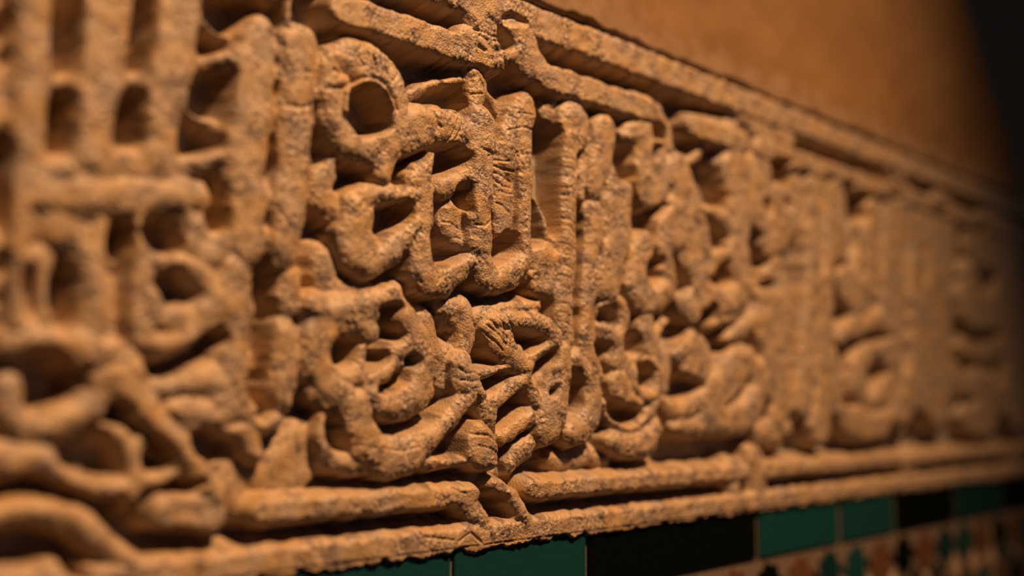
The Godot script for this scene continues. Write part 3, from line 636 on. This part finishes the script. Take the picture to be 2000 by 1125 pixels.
func upper_plaster() -> void:
	# smooth ochre render above the carved band: a torn lower edge over the crack, and a far edge that rounds away from the lamp
	var xs := PackedFloat32Array()
	var x := -1500.0
	while x < 930.0:
		xs.append(x)
		x += 60.0 if x < -330.0 else (1.4 if x < 330.0 else 4.0)
	var ys := PackedFloat32Array()
	var y := 308.0
	while y < 1785.0:
		ys.append(minf(y, 1780.0))
		y += 1.0 if y < 336.0 else (3.0 if y < 420.0 else (8.0 if y < 700.0 else 60.0))
	var tear := noise(21, 34.0, 4)
	var wave := noise(22, 180.0, 3)
	var trowel := noise(23, 40.0, 3)
	var cloud := noise(24, 160.0, 4)
	var stain := noise(25, 30.0, 4)
	var n := xs.size()
	var pos := PackedVector3Array()
	var tint := PackedColorArray()
	for j in ys.size():
		for i in n:
			var u := xs[i]
			var v := ys[j]
			var low := 317.3 + tear.get_noise_2d(u, 7.0) * 3.5 + wave.get_noise_2d(u, 90.0) * 1.5
			var d := v - low
			var h := 18.0 + wave.get_noise_2d(u, v) * 2.5 + trowel.get_noise_2d(u, v) * 0.7
			if d < 0.0:
				h = 2.0
			elif d < 3.0:
				h -= 2.2 * (1.0 - d / 3.0) ** 2
			var edge := 880.0 - (v - 317.0) * 0.83          # the far edge leans back as it rises
			var over := u - (edge - 60.0)
			if over > 0.0:
				h -= 190.0 * (1.0 - sqrt(maxf(0.0, 1.0 - minf(over / 60.0, 1.0) ** 2)))
			pos.append(Vector3(u, BASE * 1000.0 + v, h) / 1000.0)
			var c := Color(0.222, 0.118, 0.046).lerp(Color(0.185, 0.096, 0.037), clampf(cloud.get_noise_2d(u, v) * 1.2 + 0.5, 0.0, 1.0))
			c = c.lerp(Color(0.26, 0.17, 0.105), clampf(1.0 - d / 22.0 + stain.get_noise_2d(u, v) * 0.9, 0.0, 0.8) if d < 60.0 else 0.0)
			tint.append(c)
	var index := PackedInt32Array()
	for j in ys.size() - 1:
		for i in n - 1:
			if xs[i] > 886.0 - (ys[j] - 317.0) * 0.83:
				continue
			var a := j * n + i
			index.append_array(PackedInt32Array([a, a + n, a + 1, a + 1, a + n, a + n + 1]))
	var st := SurfaceTool.new()
	var arrays := []
	arrays.resize(Mesh.ARRAY_MAX)
	arrays[Mesh.ARRAY_VERTEX] = pos
	arrays[Mesh.ARRAY_COLOR] = tint
	arrays[Mesh.ARRAY_INDEX] = index
	var m := ArrayMesh.new()
	m.add_surface_from_arrays(Mesh.PRIMITIVE_TRIANGLES, arrays)
	st.create_from(m, 0)
	st.generate_normals()
	var o := add_mesh("wall_plaster", st.commit(), plaster(Color.WHITE, 0.75, 0.012, 10.0), self)
	tag(o, "smooth ochre plaster wall above the carved band", "wall", "structure")
	var core := add_mesh("wall_core", box(Vector3(1.95, 1.786, 0.18), Vector3(-0.55, BASE + 0.314 + 0.893, -0.1), 0.004), plaster(Color(0.4, 0.26, 0.14).linear_to_srgb(), 0.9, 0.02, 4.0, false), self)
	tag(core, "", "", "structure")


# ------------------------------------------------------------------ carving
func frieze() -> void:
	var x := -920.0
	while x < 960.0:
		us.append(x)
		x += 2.6 if x < -325.0 else 1.0 if x < -150.0 else (0.5 if x < 110.0 else (0.75 if x < 260.0 else (1.2 if x < 480.0 else 1.8)))
	var y := 4.0
	while y < 319.0:
		vs.append(y)
		y += 0.56
	nu = us.size()
	nv = vs.size()
	tall.resize(nu * nv)
	owner_of.resize(nu * nv)
	ragged.resize(nu * nv)
	crumbs.resize(nu * nv)
	lines.resize(nu * nv)
	var coarse := noise(1, 12.0, 1)
	var fine := noise(2, 3.2, 3)
	for j in nv:
		for i in nu:
			ragged[j * nu + i] = coarse.get_noise_2d(us[i], vs[j]) * 1.05
			crumbs[j * nu + i] = fine.get_noise_2d(us[i], vs[j]) * 0.9
	borders()
	strokes()
	left_copy = -612.0
	strokes()
	carves()
	left_copy = -9999.0
	carves()
	scores()
	build_frieze()


func first(a: PackedFloat32Array, x: float) -> int:
	return clampi(a.bsearch(x), 0, a.size() - 1)


func stroke(kind: String, h: float, p: Array, foot := FOOT) -> void:
	if left_copy > -9000.0:                                  # the band goes on to the left of the frame
		var moved: Array = []
		for k in p.size() / 3:
			moved.append_array([p[k * 3] + left_copy, p[k * 3 + 1], p[k * 3 + 2]])
		if moved[0] > -302.0:
			return
		p = moved
	kinds.append(kind)
	var id := kinds.size() - 1
	dome = 3.4 if kind == "border_band" else 8.0
	if kind == "ground_swell":
		foot = 9.0
	# the traced points joined by a smooth curve, the half-width eased along with it
	var at: Array[Vector3] = []
	for k in p.size() / 3:
		at.append(Vector3(p[k * 3], p[k * 3 + 1], p[k * 3 + 2]))
	var last := at.size() - 1
	var from := at[0]
	for k in last:
		var steps := clampi(int(Vector2(at[k].x - at[k + 1].x, at[k].y - at[k + 1].y).length() / 5.0) + 1, 2, 4) if last > 1 else 1
		for n in steps:
			var to := at[k].cubic_interpolate(at[k + 1], at[maxi(k - 1, 0)], at[mini(k + 2, last)], (n + 1.0) / steps)
			to.z = maxf(to.z, minf(at[k].z, at[k + 1].z) * 0.9)
			segment(id, h, from.x, from.y, from.z, to.x, to.y, to.z, foot)
			from = to


func segment(id: int, h: float, ax: float, ay: float, ar: float, bx: float, by: float, br: float, foot: float) -> void:
	var reach := maxf(ar, br) + foot + 2.0
	var i0 := first(us, minf(ax, bx) - reach)
	var i1 := first(us, maxf(ax, bx) + reach)
	var j0 := first(vs, minf(ay, by) - reach)
	var j1 := first(vs, maxf(ay, by) + reach)
	var dx := bx - ax
	var dy := by - ay
	var ll := maxf(dx * dx + dy * dy, 1e-6)
	var rough := clampf(minf(ar, br) / 4.0, 0.3, 1.0)
	for j in range(j0, j1 + 1):
		var py := vs[j] - ay
		var row := j * nu
		for i in range(i0, i1 + 1):
			var px := us[i] - ax
			var t := clampf((px * dx + py * dy) / ll, 0.0, 1.0)
			var qx := px - dx * t
			var qy := py - dy * t
			var r := ar + (br - ar) * t
			var d := sqrt(qx * qx + qy * qy) - r - 0.6 + ragged[row + i] * rough
			if d >= foot:
				continue
			if d < 0.25:
				d += crumbs[row + i] * rough * clampf(0.25 - d, 0.0, 1.0)
			var f: float
			if d > 0.0:
				f = 0.82 * (1.0 - d / foot) ** 1.7
			else:
				var q := minf(1.0, -d / minf(dome, r + 0.6))
				f = 0.82 + 0.18 * (2.0 * q - q * q)
			if h * f > tall[row + i]:
				tall[row + i] = h * f
				owner_of[row + i] = id


func carve(floor_at: float, rim_at: Array) -> void:
	# cuts a recess whose rim at the front is the polygon, its corners cut once
	var p: Array = []
	var m := rim_at.size() / 2
	for k in m:
		var a := Vector2(rim_at[k * 2], rim_at[k * 2 + 1])
		var b := Vector2(rim_at[(k + 1) % m * 2], rim_at[(k + 1) % m * 2 + 1])
		for q in [a.lerp(b, 0.2), a.lerp(b, 0.8)]:
			if left_copy > -9000.0:
				q.x += left_copy
				if q.x > -302.0:
					return
			p.append(q.x)
			p.append(q.y)
	var n := p.size() / 2
	var lo := Vector2(1e9, 1e9)
	var hi := -lo
	for k in n:
		lo = lo.min(Vector2(p[k * 2], p[k * 2 + 1]))
		hi = hi.max(Vector2(p[k * 2], p[k * 2 + 1]))
	var edge := 2.6
	for j in range(first(vs, lo.y - 4.0), first(vs, hi.y + 4.0) + 1):
		var y := vs[j]
		for i in range(first(us, lo.x - 4.0), first(us, hi.x + 4.0) + 1):
			var x := us[i]
			var best := 1e9
			var inside := false
			var bx: float = p[n * 2 - 2]
			var by: float = p[n * 2 - 1]
			for k in n:
				var ax := bx
				var ay := by
				bx = p[k * 2]
				by = p[k * 2 + 1]
				var ex := bx - ax
				var ey := by - ay
				var t := clampf(((x - ax) * ex + (y - ay) * ey) / maxf(ex * ex + ey * ey, 1e-6), 0.0, 1.0)
				var qx := x - ax - ex * t
				var qy := y - ay - ey * t
				best = minf(best, qx * qx + qy * qy)
				if (ay > y) != (by > y) and x < ax + ex * (y - ay) / (by - ay):
					inside = not inside
			var at := j * nu + i
			var d := (-sqrt(best) if inside else sqrt(best)) - 0.8 + ragged[at] * 0.7
			if d > edge:
				continue
			var h := tall[at]
			if h <= floor_at:
				continue
			if d > 0.0:
				h -= minf(2.0, h - floor_at) * (1.0 - d / edge) ** 2
			else:
				var rim := maxf(h - 2.0, floor_at)
				h = floor_at + (rim - floor_at) * (maxf(0.0, 1.0 + d / 3.6) ** 1.7)
			tall[at] = h


func score(depth: float, width: float, p: Array) -> void:
	# a fine line cut into the face with a point
	for k in p.size() / 2 - 1:
		var a := Vector2(p[k * 2], p[k * 2 + 1])
		var b := Vector2(p[k * 2 + 2], p[k * 2 + 3])
		for j in range(first(vs, minf(a.y, b.y) - width * 2.0), first(vs, maxf(a.y, b.y) + width * 2.0) + 1):
			for i in range(first(us, minf(a.x, b.x) - width * 2.0), first(us, maxf(a.x, b.x) + width * 2.0) + 1):
				var q := Vector2(us[i], vs[j])
				var d := q.distance_to(Geometry2D.get_closest_point_to_segment(q, a, b)) / width
				if d < 1.6:
					var at := j * nu + i
					d = maxf(0.0, d + crumbs[at] * 0.7)
					lines[at] = maxf(lines[at], depth * 0.75 * maxf(0.0, 1.0 - d / 1.6) ** 1.3)


func borders() -> void:
	stroke("border_band", 17.0, [-920, 306, 10.2, -330, 306, 10.2, 0, 306, 10.4, 330, 306.3, 10.2, 620, 306.5, 10, 960, 306.5, 10])
	for s in [[-920, -760], [-740, -510], [-490, -154], [-115, -20], [26, 134], [176, 240], [262, 480], [505, 960]]:
		stroke("border_band", 16.5, [s[0], 276.5, 8.6, (s[0] + s[1]) / 2.0, 276.2, 8.2, s[1], 276.5, 8.4])
	stroke("border_band", 16.0, [-920, 17.5, 7.6, -330, 17.5, 7.6, 0, 18, 7.4, 330, 18.5, 7.2, 620, 18.5, 7.2, 960, 18.5, 7.2], 6.0)
	for s in [[-920, -750], [-730, -500], [-480, -300], [-151, -26], [18, 236], [258, 480], [500, 740], [760, 960]]:
		stroke("border_band", 16.5, [s[0], 40.2, 5.8, (s[0] + s[1]) / 2.0, 40.4, 5.5, s[1], 40.5, 5.5], 5.6)
	for u in [-745.0, -495.0, 495.0, 745.0]:
		stroke("border_knot", 16.0, [u - 22, 300, 5, u, 286, 6, u + 14, 276, 6])
		stroke("border_knot", 16.0, [u - 2, 302, 5, u + 14, 290, 6, u + 32, 280, 6])
		stroke("border_knot", 15.5, [u - 14, 42, 5, u - 6, 32, 5, u + 4, 20, 5])
		stroke("border_knot", 15.5, [u + 4, 42, 5, u + 10, 32, 5, u + 18, 20, 5])


func build_frieze() -> void:
	var root := Node3D.new()
	root.name = "carved_frieze"
	root.position = Vector3(0, BASE, 0)
	add_child(root)
	tag(root, "carved tan plaster band of interlaced script and leaves above the tiles", "frieze")
	# soften the creases once, then wear: pits and crumbs on the worn faces, gentle waves elsewhere
	var soft := tall.duplicate()
	for j in range(1, nv - 1):
		for i in range(1, nu - 1):
			var a := j * nu + i
			soft[a] = (tall[a] * 4.0 + (tall[a - 1] + tall[a + 1] + tall[a - nu] + tall[a + nu]) * 2.0 + tall[a - nu - 1] + tall[a - nu + 1] + tall[a + nu - 1] + tall[a + nu + 1]) / 16.0
	for times in 2:                                          # flanks a little more
		var before := soft.duplicate()
		for j in range(1, nv - 1):
			for i in range(1, nu - 1):
				var a := j * nu + i
				if absf(before[a + 1] - before[a - 1]) + absf(before[a + nu] - before[a - nu]) > 2.2:
					soft[a] = (before[a] * 4.0 + (before[a - 1] + before[a + 1] + before[a - nu] + before[a + nu]) * 2.0 + before[a - nu - 1] + before[a - nu + 1] + before[a + nu - 1] + before[a + nu + 1]) / 16.0
	var worn := noise(11, 20.0, 3)
	var crumb := noise(12, 3.0, 4)
	var pit := noise(13, 3.8, 2, FastNoiseLite.TYPE_CELLULAR)
	var swell := noise(14, 15.0, 2)
	var patch := noise(15, 13.0, 4)
	var speck := noise(16, 4.5, 3)
	var ochre := noise(17, 38.0, 3)
	var dirt := noise(19, 2.6, 3)
	var broad := noise(20, 30.0, 2)
	var pos := PackedVector3Array()
	var tint := PackedColorArray()
	var drop := noise(18, 13.0, 2)
	pos.resize(nu * nv)
	tint.resize(nu * nv)
	for j in nv:
		var v := vs[j]
		for i in nu:
			var u := us[i]
			var at := j * nu + i
			var h := 17.3 - (17.0 - soft[at]) * 1.25
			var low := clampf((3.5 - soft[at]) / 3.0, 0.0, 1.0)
			var w := clampf(worn.get_noise_2d(u, v) * 2.4 + 0.5, 0.0, 1.0)
			var gx := 0.0
			var gy := 0.0
			if i > 0 and i < nu - 1 and j > 0 and j < nv - 1:
				gx = (soft[at + 1] - soft[at - 1]) / (us[i + 1] - us[i - 1])
				gy = (soft[at + nu] - soft[at - nu]) / 1.12
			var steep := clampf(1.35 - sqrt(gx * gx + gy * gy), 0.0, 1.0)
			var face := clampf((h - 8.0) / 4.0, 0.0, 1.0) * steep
			var c := crumb.get_noise_2d(u, v)
			var wear := w * face
			h += (swell.get_noise_2d(u, v) * 0.75 + c * 0.12) * (0.3 + 0.7 * steep) + c * 0.55 * wear - maxf(0.0, pit.get_noise_2d(u, v) + 0.3) * 0.5 * wear - lines[at]
			if v < 15.0:                                     # the torn lower lip over the tiles
				var lip := 12.6 + drop.get_noise_2d(u, 3.0) * 3.4 - v
				h = minf(h, 15.5 + swell.get_noise_2d(u, v))
				if lip > 0.0:
					h -= minf(lip * 4.0, 14.0)
			elif v > 314.5:
				var lip := v - 316.6 - drop.get_noise_2d(u, 60.0) * 1.4
				if lip > 0.0:
					h = h - minf(lip * 6.0, 12.0)
			pos[at] = Vector3(u, v, maxf(h, -6.5)) / 1000.0
			var k := Color(0.43, 0.305, 0.195).lerp(Color(0.35, 0.275, 0.23), clampf(wear * 0.6 + patch.get_noise_2d(u, v) * 1.6 + broad.get_noise_2d(u, v) * 1.6 - 0.1, 0.0, 1.0))
			k = k.lerp(Color(0.42, 0.27, 0.13), clampf(ochre.get_noise_2d(u, v) * 2.0, 0.0, 0.8))
			var dot := dirt.get_noise_2d(u, v)
			k = k.lerp(Color(0.56, 0.43, 0.325), clampf((-dot - 0.05) * 2.4, 0.0, 0.6) * w * face)
			k = k.lerp(Color(0.53, 0.40, 0.28), clampf((speck.get_noise_2d(u + 900.0, v) - 0.15) * 2.2, 0.0, 0.6) * w)
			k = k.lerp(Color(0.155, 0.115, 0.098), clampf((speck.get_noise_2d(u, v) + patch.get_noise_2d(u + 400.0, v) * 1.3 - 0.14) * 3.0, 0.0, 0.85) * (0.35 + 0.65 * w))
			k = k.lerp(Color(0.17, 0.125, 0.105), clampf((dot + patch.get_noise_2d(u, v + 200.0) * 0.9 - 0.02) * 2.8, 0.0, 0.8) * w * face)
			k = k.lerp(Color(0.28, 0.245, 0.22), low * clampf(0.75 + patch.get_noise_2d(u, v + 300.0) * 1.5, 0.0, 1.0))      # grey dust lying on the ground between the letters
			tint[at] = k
	var normals := PackedVector3Array()
	normals.resize(nu * nv)
	for j in nv:
		var up := mini(j + 1, nv - 1) * nu
		var down := maxi(j - 1, 0) * nu
		for i in nu:
			normals[j * nu + i] = (pos[j * nu + mini(i + 1, nu - 1)] - pos[j * nu + maxi(i - 1, 0)]).cross(pos[up + i] - pos[down + i]).normalized()
	# one mesh for every carved piece: the cells where that piece stands highest
	var verts: Array[PackedInt32Array] = []
	var cells: Array[PackedInt32Array] = []
	for k in kinds.size():
		verts.append(PackedInt32Array())
		cells.append(PackedInt32Array())
	for j in nv - 1:
		for i in nu - 1:
			var a := j * nu + i
			var id := owner_of[a] if tall[a] > 1.2 else 0
			cells[id].append(a)
	var local := PackedInt32Array()
	local.resize(nu * nv)
	var stamp := PackedInt32Array()
	stamp.resize(nu * nv)
	stamp.fill(-1)
	# a piece that its neighbours cut in two becomes two parts; crumbs of a few cells go to the ground
	kinds.append("ground_pockets")
	cells.append(PackedInt32Array())
	var pockets := kinds.size() - 1
	var count := kinds.size() - 1
	var mark := PackedInt32Array()
	mark.resize(nu * nv)
	mark.fill(-1)
	for k in range(count - 1, -1, -1):
		for a in cells[k]:
			mark[a] = k
		var islands: Array[PackedInt32Array] = []
		for a in cells[k]:
			if mark[a] != k:
				continue
			var island := PackedInt32Array([a])
			mark[a] = -1
			var head := 0
			while head < island.size():
				var c := island[head]
				head += 1
				for b in [c - 1, c + 1, c - nu, c + nu]:
					if b >= 0 and b < nu * nv and mark[b] == k:
						mark[b] = -1
						island.append(b)
			islands.append(island)
		islands.sort_custom(func(p, q): return p.size() > q.size())
		cells[k] = islands[0] if islands else PackedInt32Array()
		for n in range(1, islands.size()):
			if islands[n].size() < 60:
				cells[pockets].append_array(islands[n])
			else:
				kinds.append(kinds[k])
				cells.append(islands[n])
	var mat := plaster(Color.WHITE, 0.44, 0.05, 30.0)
	for k in kinds.size():
		if cells[k].size() < 12:
			continue
		var p := PackedVector3Array()
		var nn := PackedVector3Array()
		var cc := PackedColorArray()
		var index := PackedInt32Array()
		for a in cells[k]:
			for b in [a, a + 1, a + nu, a + nu + 1]:
				if stamp[b] != k:
					stamp[b] = k
					local[b] = p.size()
					p.append(pos[b])
					nn.append(normals[b])
					cc.append(tint[b])
			var q0 := local[a]
			var q1 := local[a + 1]
			var q2 := local[a + nu]
			var q3 := local[a + nu + 1]
			if absf(pos[a].z - pos[a + nu + 1].z) < absf(pos[a + 1].z - pos[a + nu].z):
				index.append(q0); index.append(q2); index.append(q3); index.append(q0); index.append(q3); index.append(q1)
			else:
				index.append(q0); index.append(q2); index.append(q1); index.append(q1); index.append(q2); index.append(q3)
		var arrays := []
		arrays.resize(Mesh.ARRAY_MAX)
		arrays[Mesh.ARRAY_VERTEX] = p
		arrays[Mesh.ARRAY_NORMAL] = nn
		arrays[Mesh.ARRAY_COLOR] = cc
		arrays[Mesh.ARRAY_INDEX] = index
		var m := ArrayMesh.new()
		m.add_surface_from_arrays(Mesh.PRIMITIVE_TRIANGLES, arrays)
		var part := add_mesh(kinds[k], m, mat, root)
		if k == pockets:
			part.set_meta("kind", "stuff")


# ------------------------------------------------------------------ tiles
func tiles() -> void:
	var root := Node3D.new()
	root.name = "tile_dado"
	root.position = Vector3(0, BASE, 0)
	add_child(root)
	tag(root, "glazed dado of green and black tiles over a small mosaic", "tiles")
	var bed := plaster(Color(0.14, 0.10, 0.072).linear_to_srgb(), 0.85, 0.04, 20.0, false)
	add_mesh("mortar_bed", box(Vector3(1.89, 0.22, 0.0235), Vector3(0.015, -0.098, -0.00025), 0.0), bed, root)
	var glaze := {}
	for g in [["teal", Color(0.006, 0.046, 0.048)], ["deep", Color(0.004, 0.028, 0.03)], ["black", Color(0.0025, 0.004, 0.003)], ["tan", Color(0.46, 0.31, 0.20)], ["brown", Color(0.11, 0.05, 0.025)], ["cream", Color(0.50, 0.40, 0.28)]]:
		var m := StandardMaterial3D.new()
		m.albedo_color = g[1].linear_to_srgb()
		m.roughness = 0.32
		m.metallic_specular = 0.08 if g[0] == "black" else 0.4
		m.uv1_triplanar = true
		m.uv1_world_triplanar = true
		m.uv1_scale = Vector3.ONE * 12.0
		m.heightmap_enabled = true
		m.heightmap_scale = 0.02
		m.heightmap_texture = grain(31, 0.01, 4)
		glaze[g[0]] = m
	var cuts := [-920, -800, -690, -560, -450, -330, -236, -133, -38.2, 66.4, 249.4, 371, 469, 598, 724, 850, 975]
	var looks := ["teal", "black", "teal", "teal", "black", "teal", "black", "teal", "teal", "black", "teal", "teal", "black", "deep", "black", "deep"]
	for k in looks.size():
		var w: float = (cuts[k + 1] - cuts[k]) / 1000.0 - (0.0056 if cuts[k] > 200 else 0.0026)
		add_mesh("tile", box(Vector3(w, 0.0345, 0.004), Vector3((cuts[k] + cuts[k + 1]) / 2000.0, -0.0026, 0.0115), 0.0006), glaze[looks[k]], root)
	# the mosaic below: eight-pointed stars, kites between them and small tan squares at the corners
	var size := 0.044
	var rng := RandomNumberGenerator.new()
	rng.seed = 4
	var beyond := {}                                         # outside the frame to the left: the same pattern, joined
	for row in 3:
		for col in range(-26, 16):
			var at := Vector3(0.222 + col * size, -0.0415 - row * size, 0.0125)
			var into: Variant = beyond if col < 0 else null
			var star: Array = []
			for k in 16:
				star.append(at + Vector3(cos((k + 0.5) * PI / 8.0), sin((k + 0.5) * PI / 8.0), 0.0) * size * (0.42 if k % 2 == 0 else 0.33))
			piece(root, star, at, glaze[["brown", "deep", "black", "teal", "brown"][posmod(col * 2 + row * 3, 5)]], into)
			var c := at + Vector3(size * 0.5, -size * 0.5, 0.0)
			var g := size * 0.26
			piece(root, [c + Vector3(-g, 0, 0), c + Vector3(0, g, 0), c + Vector3(g, 0, 0), c + Vector3(0, -g, 0)], c, glaze[["tan", "black", "tan", "deep"][rng.randi() % 4]], into)
			if row < 2:
				for way in [Vector3(0.5, 0, 0), Vector3(0, -0.5, 0)]:
					var e: Vector3 = at + way * size
					var t: Vector3 = Vector3(way.y, way.x, 0).abs() * size * 0.26
					var s: Vector3 = way.abs() * size * 0.16
					piece(root, [e - t, e - s, e + t, e + s], e, glaze[["black", "tan", "black", "deep"][rng.randi() % 4]], into)
	var joined := ArrayMesh.new()
	for m in beyond:
		(beyond[m] as SurfaceTool).commit(joined)
		joined.surface_set_material(joined.get_surface_count() - 1, m)
	var rest := MeshInstance3D.new()
	rest.name = "mosaic_field"
	rest.mesh = joined
	rest.set_meta("kind", "stuff")
	root.add_child(rest, true)


func piece(root: Node, rim: Array, middle: Vector3, mat: Material, into: Variant = null) -> void:
	# one cut piece of glazed mosaic: face and sides
	var st := SurfaceTool.new()
	if into != null and into.has(mat):
		st = into[mat]
	else:
		st.begin(Mesh.PRIMITIVE_TRIANGLES)
	if into != null:
		into[mat] = st
	var deep := Vector3(0, 0, -0.004)
	for k in rim.size():
		var a: Vector3 = rim[k]
		var b: Vector3 = rim[(k + 1) % rim.size()]
		polygon(st, [middle, a, b], middle + deep)
		polygon(st, [a, b, b + deep], middle + deep / 2.0)
		polygon(st, [a, b + deep, a + deep], middle + deep / 2.0)
	if into == null:
		add_mesh("mosaic_piece", st.commit(), mat, root)
